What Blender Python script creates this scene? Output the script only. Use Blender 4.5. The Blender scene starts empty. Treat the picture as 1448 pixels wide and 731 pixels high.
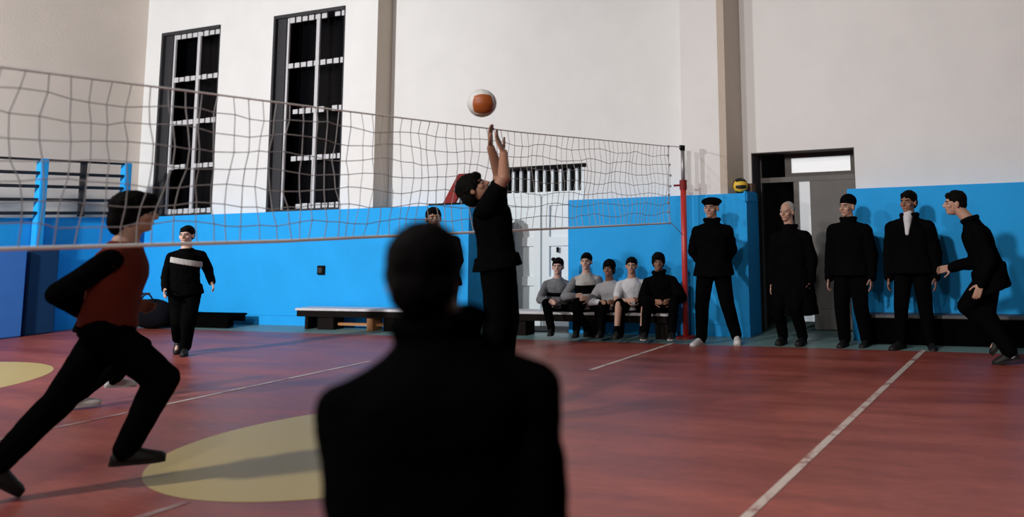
import bpy, bmesh, math, random
from math import sin, cos, pi, radians
from mathutils import Vector, Matrix
random.seed(7)
SC = bpy.context.scene
COL = SC.collection
V = Vector

# ------------------------------------------------------------------ camera (solved from the vanishing points)
FPX, PX, PY = 1195.4, 1039.7, 164.6
_a, _b, _c = -0.1249, 0.3706, -0.0266
HC = 1.5
Rx = Matrix(((1, 0, 0), (0, cos(_a), -sin(_a)), (0, sin(_a), cos(_a))))
Ry = Matrix(((cos(_b), 0, sin(_b)), (0, 1, 0), (-sin(_b), 0, cos(_b))))
Rz = Matrix(((cos(_c), -sin(_c), 0), (sin(_c), cos(_c), 0), (0, 0, 1)))
RC = Rz @ Rx @ Ry


def cv2w(d): return V((d[0], d[2], -d[1]))


cam_d = bpy.data.cameras.new('camera')
cam = bpy.data.objects.new('camera', cam_d)
COL.objects.link(cam)
right, down, fwd = cv2w(RC[0]), cv2w(RC[1]), cv2w(RC[2])
M = Matrix((right, -down, -fwd)).transposed().to_4x4()
M.translation = V((0, 0, HC))
cam.matrix_world = M
cam_d.sensor_width = 36
cam_d.lens = FPX / 1448 * 36
cam_d.shift_x = (724 - PX) / 1448
cam_d.shift_y = (PY - 365.5) / 1448
cam_d.clip_start = 0.05
cam_d.dof.use_dof = True
cam_d.dof.focus_distance = 10.5
cam_d.dof.aperture_fstop = 1.25
SC.camera = cam


def ray(x, y):
    d = RC.transposed() @ V(((x - PX) / FPX, (y - PY) / FPX, 1))
    return cv2w(d)


def ground(x, y, z=0.0):
    d = ray(x, y); t = (z - HC) / d.z
    return d * t + V((0, 0, HC))


def aty(x, y, Y):
    d = ray(x, y)
    return d * (Y / d.y) + V((0, 0, HC))


# ------------------------------------------------------------------ materials
MATS = {}


def mat(name, col, rough=0.8, spec=0.3, var=0.08, scale=6.0, bump=0.0, bscale=60.0, metal=0.0, sss=0.0, emit=None, estr=0):
    if name in MATS: return MATS[name]
    m = bpy.data.materials.new(name); m.use_nodes = True
    nt = m.node_tree; b = nt.nodes['Principled BSDF']
    b.inputs['Roughness'].default_value = rough
    b.inputs['Specular IOR Level'].default_value = spec
    b.inputs['Metallic'].default_value = metal
    tc = nt.nodes.new('ShaderNodeTexCoord')
    n = nt.nodes.new('ShaderNodeTexNoise'); n.inputs['Scale'].default_value = scale; n.inputs['Detail'].default_value = 5
    nt.links.new(tc.outputs['Object'], n.inputs['Vector'])
    r = nt.nodes.new('ShaderNodeMix'); r.data_type = 'RGBA'
    r.inputs['A'].default_value = tuple(max(0, c * (1 - var)) for c in col) + (1,)
    r.inputs['B'].default_value = tuple(min(1, c * (1 + var)) for c in col) + (1,)
    nt.links.new(n.outputs['Fac'], r.inputs['Factor'])
    nt.links.new(r.outputs['Result'], b.inputs['Base Color'])
    if bump:
        n2 = nt.nodes.new('ShaderNodeTexNoise'); n2.inputs['Scale'].default_value = bscale; n2.inputs['Detail'].default_value = 4
        nt.links.new(tc.outputs['Object'], n2.inputs['Vector'])
        bp = nt.nodes.new('ShaderNodeBump'); bp.inputs['Strength'].default_value = bump; bp.inputs['Distance'].default_value = 0.02
        nt.links.new(n2.outputs['Fac'], bp.inputs['Height'])
        nt.links.new(bp.outputs['Normal'], b.inputs['Normal'])
    if sss: b.inputs['Subsurface Weight'].default_value = sss; b.inputs['Subsurface Scale'].default_value = 0.01
    if emit:
        b.inputs['Emission Color'].default_value = emit + (1,); b.inputs['Emission Strength'].default_value = estr
    MATS[name] = m
    return m


def floor_material():
    m = bpy.data.materials.new('painted_wood_floor'); m.use_nodes = True
    nt = m.node_tree; b = nt.nodes['Principled BSDF']; L = nt.links.new; N = nt.nodes.new
    tc = N('ShaderNodeTexCoord')
    mp = N('ShaderNodeMapping'); mp.inputs['Scale'].default_value = (0.35, 1.6, 1)
    mp.inputs['Rotation'].default_value = (0, 0, 0.12)
    L(tc.outputs['Object'], mp.inputs['Vector'])
    n = N('ShaderNodeTexNoise'); n.inputs['Scale'].default_value = 1.6; n.inputs['Detail'].default_value = 8; n.inputs['Roughness'].default_value = 0.65
    L(mp.outputs['Vector'], n.inputs['Vector'])
    cr = N('ShaderNodeValToRGB')
    cr.color_ramp.elements[0].position = 0.36; cr.color_ramp.elements[0].color = (0.29, 0.056, 0.041, 1)
    cr.color_ramp.elements[1].position = 0.66; cr.color_ramp.elements[1].color = (0.50, 0.122, 0.088, 1)
    L(n.outputs['Fac'], cr.inputs['Fac'])
    n3 = N('ShaderNodeTexNoise'); n3.inputs['Scale'].default_value = 22; n3.inputs['Detail'].default_value = 6
    L(mp.outputs['Vector'], n3.inputs['Vector'])
    mx0 = N('ShaderNodeMix'); mx0.data_type = 'RGBA'; mx0.blend_type = 'MULTIPLY'; mx0.inputs['Factor'].default_value = 0.55
    L(cr.outputs['Color'], mx0.inputs['A']); L(n3.outputs['Fac'], mx0.inputs['B'])
    # teal painted border beside the back wall
    sp = N('ShaderNodeSeparateXYZ'); L(tc.outputs['Object'], sp.inputs['Vector'])
    gt = N('ShaderNodeMath'); gt.operation = 'GREATER_THAN'; gt.inputs[1].default_value = 9.93
    wob = N('ShaderNodeMath'); wob.operation = 'MULTIPLY_ADD'; wob.inputs[1].default_value = 0.05
    L(n3.outputs['Fac'], wob.inputs[0]); L(sp.outputs['Y'], wob.inputs[2])
    L(wob.outputs[0], gt.inputs[0])
    mx = N('ShaderNodeMix'); mx.data_type = 'RGBA'
    L(gt.outputs[0], mx.inputs['Factor']); L(mx0.outputs['Result'], mx.inputs['A']); mx.inputs['B'].default_value = (0.16, 0.27, 0.27, 1)
    L(mx.outputs['Result'], b.inputs['Base Color'])
    rr = N('ShaderNodeMapRange'); rr.inputs['To Min'].default_value = 0.30; rr.inputs['To Max'].default_value = 0.5
    L(n.outputs['Fac'], rr.inputs['Value']); L(rr.outputs['Result'], b.inputs['Roughness'])
    b.inputs['Specular IOR Level'].default_value = 0.45
    bp = N('ShaderNodeBump'); bp.inputs['Strength'].default_value = 0.12; bp.inputs['Distance'].default_value = 0.01
    L(n3.outputs['Fac'], bp.inputs['Height']); L(bp.outputs['Normal'], b.inputs['Normal'])
    return m


def worn_paint(name, col, under=(0.27, 0.08, 0.068), lo=0.32, hi=0.42, scale=3.0):
    m = bpy.data.materials.new(name); m.use_nodes = True
    nt = m.node_tree; b = nt.nodes['Principled BSDF']; L = nt.links.new; N = nt.nodes.new
    tc = N('ShaderNodeTexCoord'); n = N('ShaderNodeTexNoise'); n.inputs['Scale'].default_value = scale; n.inputs['Detail'].default_value = 8
    n.inputs['Roughness'].default_value = 0.7
    L(tc.outputs['Object'], n.inputs['Vector'])
    cr = N('ShaderNodeValToRGB'); cr.color_ramp.elements[0].position = lo; cr.color_ramp.elements[1].position = hi
    L(n.outputs['Fac'], cr.inputs['Fac'])
    mx = N('ShaderNodeMix'); mx.data_type = 'RGBA'; mx.inputs['A'].default_value = under + (1,); mx.inputs['B'].default_value = col + (1,)
    L(cr.outputs['Color'], mx.inputs['Factor']); L(mx.outputs['Result'], b.inputs['Base Color'])
    b.inputs['Roughness'].default_value = 0.42
    return m


def plaster(name, col):
    m = bpy.data.materials.new(name); m.use_nodes = True
    nt = m.node_tree; b = nt.nodes['Principled BSDF']; L = nt.links.new; N = nt.nodes.new
    tc = N('ShaderNodeTexCoord')
    n = N('ShaderNodeTexNoise'); n.inputs['Scale'].default_value = 1.7; n.inputs['Detail'].default_value = 9; n.inputs['Roughness'].default_value = 0.6
    L(tc.outputs['Object'], n.inputs['Vector'])
    mx = N('ShaderNodeMix'); mx.data_type = 'RGBA'
    mx.inputs['A'].default_value = tuple(c * 0.86 for c in col) + (1,); mx.inputs['B'].default_value = col + (1,)
    L(n.outputs['Fac'], mx.inputs['Factor']); L(mx.outputs['Result'], b.inputs['Base Color'])
    b.inputs['Roughness'].default_value = 0.92; b.inputs['Specular IOR Level'].default_value = 0.15
    n2 = N('ShaderNodeTexNoise'); n2.inputs['Scale'].default_value = 30; n2.inputs['Detail'].default_value = 5
    L(tc.outputs['Object'], n2.inputs['Vector'])
    bp = N('ShaderNodeBump'); bp.inputs['Strength'].default_value = 0.25; bp.inputs['Distance'].default_value = 0.01
    L(n2.outputs['Fac'], bp.inputs['Height']); L(bp.outputs['Normal'], b.inputs['Normal'])
    return m


M_FLOOR = floor_material()
M_WALL = plaster('white_plaster', (0.785, 0.785, 0.78))
M_TANSHADE = plaster('tan_shade_plaster', (0.66, 0.58, 0.49))  # tan with shade put into the colour, for the pilasters' right faces
M_BEIGE = plaster('beige_plaster', (0.80, 0.715, 0.64))
M_BLUE = mat('blue_gloss_paint', (0.020, 0.355, 0.82), 0.6, 0.10, 0.1, 2.5, 0.12, 14)
M_DBLUE = mat('faded_blue_paint', (0.05, 0.20, 0.60), 0.6, 0.3, 0.12, 3)
M_CEIL = plaster('ceiling_plaster', (0.10, 0.095, 0.09))
M_DULL = plaster('dull_plaster', (0.12, 0.11, 0.10))
M_DOORW = mat('white_door_paint', (0.72, 0.80, 0.84), 0.5, 0.4, 0.04, 3)
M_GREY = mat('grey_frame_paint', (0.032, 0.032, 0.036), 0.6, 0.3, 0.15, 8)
M_LGREY = mat('light_grey_paint', (0.55, 0.55, 0.57), 0.6, 0.3, 0.1, 20)
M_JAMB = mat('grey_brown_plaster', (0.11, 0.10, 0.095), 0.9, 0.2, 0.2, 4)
M_GLASS = mat('night_glass', (0.002, 0.002, 0.003), 0.3, 0.08, 0.3, 2)
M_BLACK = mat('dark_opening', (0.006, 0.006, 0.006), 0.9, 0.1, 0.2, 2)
M_RED = mat('red_post_paint', (0.50, 0.035, 0.03), 0.4, 0.5, 0.1, 10)
M_REDB = mat('red_board_paint', (0.22, 0.012, 0.012), 0.6, 0.3, 0.15, 6)
M_STEEL = mat('dull_steel', (0.35, 0.34, 0.35), 0.45, 0.5, 0.1, 12, metal=0.6)
M_ROPE = mat('net_cord', (0.80, 0.80, 0.80), 0.9, 0.1, 0.25, 8)
M_STR = mat('net_twine', (0.40, 0.40, 0.41), 0.9, 0.1, 0.3, 5)
M_TAPE = mat('white_tape', (0.9, 0.9, 0.9), 0.8, 0.2, 0.15, 8)
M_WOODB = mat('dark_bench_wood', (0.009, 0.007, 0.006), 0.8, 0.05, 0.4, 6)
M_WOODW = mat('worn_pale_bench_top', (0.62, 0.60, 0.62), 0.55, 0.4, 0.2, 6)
M_WOODO = mat('orange_varnished_wood', (0.42, 0.19, 0.07), 0.5, 0.4, 0.25, 9)
M_BENCHK = mat('black_bench_paint', (0.002, 0.002, 0.002), 0.9, 0.0, 0.3, 6)


# ------------------------------------------------------------------ object helpers
def obj(name, bm, m, parent=None, smooth=False, mats=None):
    me = bpy.data.meshes.new(name)
    if smooth:
        for f in bm.faces: f.smooth = True
    bm.normal_update()
    bm.to_mesh(me); bm.free()
    for mm in (mats or [m]): me.materials.append(mm)
    o = bpy.data.objects.new(name, me); COL.objects.link(o)
    if parent:
        o.parent = parent
        o.matrix_parent_inverse = Matrix.Translation(-parent.location)
    return o


def empty(name, label, cat, loc, group=None):
    o = bpy.data.objects.new(name, None); COL.objects.link(o); o.location = loc
    o.empty_display_size = 0.1
    o['label'] = label; o['category'] = cat
    if group: o['group'] = group
    return o


def tag(o, label, cat, group=None):
    o['label'] = label; o['category'] = cat
    if group: o['group'] = group
    return o


def box(bm, x0, x1, y0, y1, z0, z1, mi=0):
    vs = [bm.verts.new(p) for p in ((x0, y0, z0), (x1, y0, z0), (x1, y1, z0), (x0, y1, z0), (x0, y0, z1), (x1, y0, z1), (x1, y1, z1), (x0, y1, z1))]
    for q in ((0, 3, 2, 1), (4, 5, 6, 7), (0, 1, 5, 4), (1, 2, 6, 5), (2, 3, 7, 6), (3, 0, 4, 7)):
        f = bm.faces.new([vs[i] for i in q]); f.material_index = mi
    return vs


def bbox(x0, x1, y0, y1, z0, z1, bev=0.008):
    bm = bmesh.new(); box(bm, x0, x1, y0, y1, z0, z1)
    if bev: bmesh.ops.bevel(bm, geom=bm.edges[:], offset=bev, segments=2, affect='EDGES')
    return bm


def prism(bm, pts, z0, z1):
    a = [bm.verts.new((x, y, z0)) for x, y in pts]; b = [bm.verts.new((x, y, z1)) for x, y in pts]
    n = len(pts)
    bm.faces.new(a[::-1]); bm.faces.new(b)
    for i in range(n): bm.faces.new((a[i], a[(i + 1) % n], b[(i + 1) % n], b[i]))


def perp(d):
    d = d.normalized()
    u = d.cross(V((0, 0, 1)))
    if u.length < 1e-3: u = d.cross(V((0, 1, 0)))
    u.normalize()
    return u, d.cross(u).normalized()


def ring_loft(bm, rings, cap=True):
    R = [[bm.verts.new(p) for p in r] for r in rings]
    n = len(R[0])
    for a, b in zip(R, R[1:]):
        for i in range(n): bm.faces.new((a[i], a[(i + 1) % n], b[(i + 1) % n], b[i]))
    if cap:
        bm.faces.new(R[0][::-1]); bm.faces.new(R[-1])


def tube(bm, pts, r, n=8, cap=True):
    pts = [V(p) for p in pts]; rings = []
    rr = r if isinstance(r, (list, tuple)) else [r] * len(pts)
    u0 = None
    for i, p in enumerate(pts):
        d = (pts[min(i + 1, len(pts) - 1)] - pts[max(i - 1, 0)])
        u, w = perp(d)
        if u0 is not None:
            u = (u0 - d.normalized() * u0.dot(d.normalized())).normalized(); w = d.normalized().cross(u)
        u0 = u
        rings.append([p + u * rr[i] * cos(2 * pi * k / n) + w * rr[i] * sin(2 * pi * k / n) for k in range(n)])
    ring_loft(bm, rings, cap)


def cap_cone(bm, a, b, ra, rb, n=14, flat=None, fk=1.0):
    """tapered capsule with round ends; flat: axis squeezed by fk"""
    a, b = V(a), V(b); d = b - a; L = max(d.length, 1e-4); d = d / L
    u, w = perp(d)
    if flat is not None:
        w2 = V(flat) - d * V(flat).dot(d)
        if w2.length > 1e-3: w = w2.normalized(); u = w.cross(d).normalized()
    rings = []
    for k in range(1, 5):
        t = -pi / 2 + k * pi / 10
        rings.append((a + d * ra * sin(t), ra * cos(t)))
    for k in range(5): 
        t = k / 4; rings.append((a + d * L * t, ra + (rb - ra) * t))
    for k in range(1, 5):
        t = k * pi / 10
        rings.append((b + d * rb * sin(t), rb * cos(t)))
    ring_loft(bm, [[c + u * r * cos(2 * pi * i / n) + w * r * fk * sin(2 * pi * i / n) for i in range(n)] for c, r in rings])


def ell(bm, c, r, axes=None, seg=16, rg=10):
    ax = axes or (V((1, 0, 0)), V((0, 1, 0)), V((0, 0, 1)))
    Mx = Matrix([ax[0] * r[0], ax[1] * r[1], ax[2] * r[2]]).transposed().to_4x4(); Mx.translation = V(c)
    bmesh.ops.create_uvsphere(bm, u_segments=seg, v_segments=rg, radius=1, matrix=Mx)


CL = bpy.data.textures.new('folds', 'CLOUDS'); CL.noise_scale = 0.11; CL.noise_depth = 2
CLH = bpy.data.textures.new('tufts', 'CLOUDS'); CLH.noise_scale = 0.03; CLH.noise_depth = 2


def fuse(name, bm, m, parent, voxel=0.008, smooth=3, disp=0.0, tex=None, mats=None):
    """union of overlapping solids -> one continuous skin"""
    me = bpy.data.meshes.new('tmp')
    bmesh.ops.recalc_face_normals(bm, faces=bm.faces[:])
    bm.to_mesh(me); bm.free()
    t = bpy.data.objects.new('tmp', me); COL.objects.link(t)
    r = t.modifiers.new('r', 'REMESH'); r.mode = 'VOXEL'; r.voxel_size = voxel; r.use_smooth_shade = True
    if smooth:
        s = t.modifiers.new('s', 'SMOOTH'); s.factor = 0.5; s.iterations = smooth
    if disp:
        d = t.modifiers.new('d', 'DISPLACE'); d.texture = tex or CL; d.texture_coords = 'GLOBAL'; d.strength = disp; d.mid_level = 0.5
    dg = bpy.context.evaluated_depsgraph_get(); dg.update()
    me2 = bpy.data.meshes.new_from_object(t.evaluated_get(dg))
    bpy.data.objects.remove(t); bpy.data.meshes.remove(me)
    me2.name = name
    me2.materials.clear(); me2.materials.append(m)
    for p in me2.polygons: p.use_smooth = True
    o = bpy.data.objects.new(name, me2); COL.objects.link(o)
    o.parent = parent; o.matrix_parent_inverse = Matrix.Translation(-parent.location)
    return o


def struct(name, bm, m, **k):
    o = obj(name, bm, m, **k); o['kind'] = 'structure'; return o


# ------------------------------------------------------------------ the room
D1, D2 = 10.65, 11.1       # front of the blue casing, upper wall
XL, XR, YF, ZC = -16.8, 5.2, -1.6, 6.6
LEDGE = 1.89
bm = bmesh.new(); box(bm, XL - .3, XR + .3, YF - .3, D2 + 3.3, -0.2, 0)
floor = struct('floor', bm, M_FLOOR)
bm = bmesh.new(); box(bm, XL - .3, XR + .3, YF - .3, D2 + .4, ZC, ZC + .2); struct('ceiling', bm, M_CEIL)
bm = bmesh.new(); box(bm, XL - .3, XL, YF, D2, 0, ZC); struct('wall_left', bm, M_BEIGE)
bm = bmesh.new(); box(bm, XR, XR + .3, YF, D2, 0, ZC); struct('wall_right', bm, M_DULL)
bm = bmesh.new(); box(bm, XL - .3, XR + .3, YF - .3, YF, 0, ZC); struct('wall_front', bm, M_DULL)


def wpx(x, y): return aty(x, y, D2)


W1 = (wpx(229, 48).x, wpx(306, 170).x, LEDGE, 5.49)      # window openings x0 x1 z0 z1
W2 = (wpx(388.5, 24).x, wpx(485, 150).x, LEDGE, 5.49)
W1 = (-16.36, -14.74, LEDGE + .01, 5.49)
W2 = (-13.36, -11.64, LEDGE + .01, 5.49)
DA = (-8.40, -6.79, 0.0, 2.44)
DB = (-4.09, -2.62, 0.0, 2.46)
bm = bmesh.new()
T = 0.4
edges = [XL - .3, W1[0], W1[1], W2[0], W2[1], DA[0], DA[1], DB[0], DB[1], XR + .3]
for i in range(0, len(edges) - 1):
    x0, x1 = edges[i], edges[i + 1]
    if i % 2 == 0: box(bm, x0, x1, D2, D2 + T, 0, ZC)
    else:
        o = (W1, W2, DA, DB)[i // 2]
        if o[2] > 0: box(bm, x0, x1, D2, D2 + T, 0, o[2])
        box(bm, x0, x1, D2, D2 + T, o[3], ZC)
struct('wall_back', bm, M_WALL)
# pilasters
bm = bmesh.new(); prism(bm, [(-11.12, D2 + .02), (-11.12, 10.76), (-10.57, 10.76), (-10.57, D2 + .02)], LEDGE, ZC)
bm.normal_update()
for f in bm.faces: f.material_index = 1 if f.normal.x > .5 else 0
struct('trim_1', bm, None, mats=[M_WALL, M_TANSHADE])
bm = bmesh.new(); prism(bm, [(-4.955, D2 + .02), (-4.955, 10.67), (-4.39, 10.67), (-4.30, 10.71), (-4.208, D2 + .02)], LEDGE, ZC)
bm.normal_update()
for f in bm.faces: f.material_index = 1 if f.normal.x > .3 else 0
struct('trim_2', bm, None, mats=[M_WALL, M_TANSHADE])
# blue casing: protruding lower wall in three runs, with a plinth groove
CL_X = -15.95


def casing(name, x0, x1):
    bm = bmesh.new()
    box(bm, x0, x1, D1, D2, 0.16, LEDGE)
    box(bm, x0, x1, D1 + .012, D2, 0.0, 0.16)
    bmesh.ops.bevel(bm, geom=[e for e in bm.edges if abs(e.verts[0].co.x - e.verts[1].co.x) > .1 and e.verts[0].co.z > 1.8 and e.verts[0].co.y < D1 + .01], offset=.01, segments=2, affect='EDGES')
    return struct(name, bm, M_BLUE)


casing('trim_3', CL_X, -8.56)
casing('trim_4', -6.79, -4.01)
casing('trim_5', -2.63, XR)
bm = bmesh.new(); box(bm, XL, CL_X, -1.6, D2, 0, LEDGE); struct('trim_6', bm, M_BLUE)
# corner box pipe cover at the end of casing 4 (rounded cap)
bm = bbox(-4.06, -3.995, D1 - .03, D2 - .05, 1.76, 1.915, .02); struct('trim_7', bm, M_BLUE)

# windows
def window(n, o):
    x0, x1, z0, z1 = o
    Yg = D2 + 0.34
    bm = bmesh.new(); box(bm, x0, x1, Yg, Yg + .02, z0, z1)
    w = struct('window_%d' % n, bm, M_GLASS)
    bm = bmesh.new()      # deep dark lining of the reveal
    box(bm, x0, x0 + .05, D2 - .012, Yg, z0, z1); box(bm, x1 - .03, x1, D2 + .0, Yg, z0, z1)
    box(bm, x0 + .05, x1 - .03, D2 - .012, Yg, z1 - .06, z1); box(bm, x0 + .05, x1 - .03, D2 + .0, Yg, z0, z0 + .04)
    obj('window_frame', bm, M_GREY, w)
    # grille in the plane of the wall
    bm = bmesh.new()
    xa, xb = x0 + .26, x1 - .03; Yb = D2 + .06
    H = z1 - .06 - z0
    for x, wd in ((xa + .035, .045), (xa + (xb - xa) * .53, .075)):
        box(bm, x - wd / 2, x + wd / 2, Yb, Yb + .03, z0 + .04, z1 - .06)
        k = 0
    obj('stile', bm, M_LGREY, w)
    bm = bmesh.new(); rnd = random.Random(n)
    for k in range(5):
        zz = z0 + .06 + (H - .14) * k / 4
        x = xa + .08
        while x < xb - .06:
            if rnd.random() < .93:
                h = .085 + rnd.uniform(-.01, .015)
                box(bm, x, x + .115, Yb - .012, Yb + .012, zz - h / 2 + .03, zz + h / 2 + .03)
            x += .155
    obj('crossbar', bm, M_LGREY, w)
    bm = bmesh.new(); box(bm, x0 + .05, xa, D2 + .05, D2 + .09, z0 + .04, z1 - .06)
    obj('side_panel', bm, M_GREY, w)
    return w


window(1, W1); window(2, W2)

# ---- door_1: white door with slatted transom
x0, x1, _, zt = DA
bm = bmesh.new(); Yd = D2 + .08
box(bm, x0, x1, Yd + .012, Yd + .06, 0, 1.98)
for cx0, cx1 in ((x0 + .02, (x0 + x1) / 2 - .02), ((x0 + x1) / 2 + .02, x1 - .02)):
    box(bm, cx0, cx0 + .12, Yd - .02, Yd + .02, 0, 1.98); box(bm, cx1 - .12, cx1, Yd - .02, Yd + .02, 0, 1.98)
    for z in (0, .62, 1.22, 1.84): box(bm, cx0 + .12, cx1 - .12, Yd - .02, Yd + .02, z, z + .14)
door1 = struct('door_1', bm, M_DOORW)
bm = bmesh.new()
box(bm, x0, x1, Yd - .03, Yd + .05, 1.98, 2.05); box(bm, x0, x0 + .05, D2 - .01, Yd + .05, 0, zt); box(bm, x1 - .05, x1, D2 - .01, Yd + .05, 0, zt)
obj('door_frame', bm, M_DOORW, door1)
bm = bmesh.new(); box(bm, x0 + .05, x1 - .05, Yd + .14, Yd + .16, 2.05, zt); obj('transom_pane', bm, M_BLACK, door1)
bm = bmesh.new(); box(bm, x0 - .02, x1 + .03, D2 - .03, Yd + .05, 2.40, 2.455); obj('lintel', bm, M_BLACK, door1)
for k in range(11):
    bx = x0 + .13 + k * .145
    if bx > x1 - .06: break
    bm = bmesh.new(); box(bm, bx - .022, bx + .022, Yd - .02, Yd + .02, 2.05, 2.40); obj('slat', bm, M_DOORW, door1)
bm = bmesh.new(); ell(bm, (-7.35, Yd - .06, 1.02), (.035, .03, .03)); cap_cone(bm, (-7.35, Yd - .05, 1.02), (-7.35, Yd, 1.02), .012, .012)
box(bm, -7.315, -7.285, Yd - .035, Yd - .015, 1.12, 1.2)
obj('door_handle', bm, M_BLACK, door1)

# ---- door_2: deep recess, dark opening, lit narrow pane, grey leaf, lit transom
x0, x1, _, zt = DB
Yd = D2 + .36
bm = bmesh.new()
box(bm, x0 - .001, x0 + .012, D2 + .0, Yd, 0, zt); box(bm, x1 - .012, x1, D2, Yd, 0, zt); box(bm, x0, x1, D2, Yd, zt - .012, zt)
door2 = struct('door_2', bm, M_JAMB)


def dpx(x, y): return aty(x, y, Yd)


zt0 = dpx(1100, 254).z                      # rail under the transom
bm = bmesh.new()
xa = dpx(1077, 300).x; xs0 = dpx(1124, 300).x; xs1 = dpx(1131, 300).x; xl1 = dpx(1147, 300).x
box(bm, x0, x1, Yd - .03, Yd + .05, zt0 - .04, zt0 + .03)
box(bm, x0, xa + .02, Yd - .02, Yd + .05, 0, zt)
box(bm, xs0, xs1, Yd - .02, Yd + .05, 0, zt0)
obj('door_frame', bm, M_LGREY if False else mat('grey_door_paint', (0.15, 0.143, 0.135), 0.7, .3, .15, 5), door2)
bm = bmesh.new(); box(bm, xs1, xl1, Yd, Yd + .03, .12, zt0 - .04)
obj('lit_pane', bm, mat('lit_door_pane', (.5, .5, .5), .4, .3, .03, 2, emit=(.80, .88, .95), estr=.62), door2)
bm = bmesh.new(); box(bm, xl1, x1, Yd - .02, Yd + .03, .02, zt0 - .04); box(bm, xl1 + .08, x1 - .08, Yd - .03, Yd - .02, .3, 1.0)
obj('door_leaf', bm, MATS['grey_door_paint'], door2)
bm = bmesh.new(); xt0 = dpx(1119, 232).x; xt1 = dpx(1203, 232).x
box(bm, xt0, xt1, Yd, Yd + .02, dpx(1160, 243).z, dpx(1160, 222).z)
obj('lit_transom_pane', bm, mat('lit_transom', (.6, .6, .6), .4, .3, .03, 2, emit=(.92, .96, 1.0), estr=1.0), door2)
bm = bmesh.new(); zb, zq = dpx(1160, 243).z, dpx(1160, 222).z
box(bm, xt0 - .09, xt0, Yd - .02, Yd + .03, zt0 + .03, zt); box(bm, xt1, x1, Yd - .02, Yd + .03, zt0 + .03, zt)
box(bm, xt0, xt1, Yd - .02, Yd + .03, zt0 + .03, zb); box(bm, xt0, xt1, Yd - .02, Yd + .03, zq, zt)
obj('transom_frame', bm, M_JAMB, door2)
# unlit passage behind the open half and behind the transom
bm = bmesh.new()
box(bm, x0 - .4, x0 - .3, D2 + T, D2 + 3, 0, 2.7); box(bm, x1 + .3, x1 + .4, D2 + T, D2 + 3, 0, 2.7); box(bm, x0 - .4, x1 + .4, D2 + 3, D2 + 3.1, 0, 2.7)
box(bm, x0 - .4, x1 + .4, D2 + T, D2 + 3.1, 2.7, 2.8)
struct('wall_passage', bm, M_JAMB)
# threshold
bm = bmesh.new(); box(bm, -8.55, -6.8, D1, D2 + .08, 0, .02); struct('trim_8', bm, M_JAMB)

# ------------------------------------------------------------------ floor paint
def poly_on_floor(name, pts, m, z=.0015):
    bm = bmesh.new(); bm.faces.new([bm.verts.new((x, y, z)) for x, y in pts])
    o = obj(name, bm, m, floor); return o


P_YEL = worn_paint('yellow_floor_paint', (0.50, 0.38, 0.14), lo=.18, hi=.30)
P_WHT = worn_paint('white_line_paint', (0.60, 0.50, 0.45), lo=.36, hi=.5, scale=5)
P_FAINT = worn_paint('rubbed_line_paint', (0.42, 0.34, 0.33), lo=.42, hi=.62, scale=4)
circ = lambda cx, cy, r, n=72: [(cx + r * cos(2 * pi * k / n), cy + r * sin(2 * pi * k / n)) for k in range(n)]
poly_on_floor('center_circle', circ(-4.84, 4.92, 1.325), P_YEL)
poly_on_floor('key_circle', circ(-12.25, 4.94, 1.93), P_YEL)
line = lambda n, x, y0, y1, m, w=.03, z=.003: poly_on_floor(n, [(x - w, y0), (x + w, y0), (x + w, y1), (x - w, y1)], m, z)
line('court_line', -4.80, 7.95, 10.0, P_WHT)
line('court_line', -4.80, .6, 3.55, P_FAINT)
line('court_line', -1.65, .6, 9.98, P_WHT)
line('court_line', -7.74, 5.4, 7.9, P_WHT)
line('court_line', -7.74, 1.5, 5.4, P_FAINT)

# ------------------------------------------------------------------ net and post
NX = -4.83
NET = empty('volleyball_net', 'sagging grey volleyball net strung across the gym from the left edge to the red post', 'net', (NX, 5, 0))


def ztop(y):   # sag of the top cord
    pts = [(-.4, 2.36), (2.49, 2.352), (4.6, 2.376), (6.7, 2.41), (9.98, 2.515), (10.35, 2.54)]
    for (a, za), (b, zb) in zip(pts, pts[1:]):
        if y <= b: return za + (zb - za) * max(0, (y - a)) / (b - a)
    return pts[-1][1]


def zbot(y):
    pts = [(-.4, 1.46), (2.55, 1.466), (4.1, 1.458), (7.5, 1.49), (10.04, 1.515), (10.5, 1.53)]
    for (a, za), (b, zb) in zip(pts, pts[1:]):
        if y <= b: return za + (zb - za) * max(0, (y - a)) / (b - a)
    return pts[-1][1]


Y0, Y1 = -0.3, 9.97
NC = int((Y1 - Y0) / .103); NR = 8
rn = random.Random(3)
G = []
for i in range(NC + 1):
    y = Y0 + (Y1 - Y0) * i / NC; col = []
    zt_, zb_ = ztop(y), zbot(y)
    ph = .035 * sin(i * 1.3) + .02 * sin(i * .41)
    for j in range(NR + 1):
        t = j / NR
        dy = 0 if j in (0,) else ph * sin(t * pi * 1.5) * .8 + rn.uniform(-.012, .012)
        dz = 0 if j in (0, NR) else .016 * sin(i * .7 + j * 1.1) + rn.uniform(-.008, .008)
        dx = 0 if j == 0 else .02 * sin(i * .3 + j)
        col.append(V((NX + dx, y + dy, zt_ + (zb_ - zt_) * t + dz)))
    G.append(col)
bm = bmesh.new()
for i in range(NC + 1):
    tube(bm, G[i], .0030, 4, False)
for j in range(1, NR):
    tube(bm, [G[i][j] for i in range(NC + 1)], .0030, 4, False)
obj('netting', bm, M_STR, NET, smooth=True)
bm = bmesh.new(); tube(bm, [(NX, -.3 + k * .35, ztop(-.3 + k * .35)) for k in range(31)] + [(NX, 10.35, 2.53)], .0065, 6)
obj('top_cord', bm, M_ROPE, NET, smooth=True)
bm = bmesh.new()
tube(bm, [G[i][NR] for i in range(NC + 1)], .011, 8); obj('bottom_tape', bm, M_TAPE, NET, smooth=True)
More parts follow.
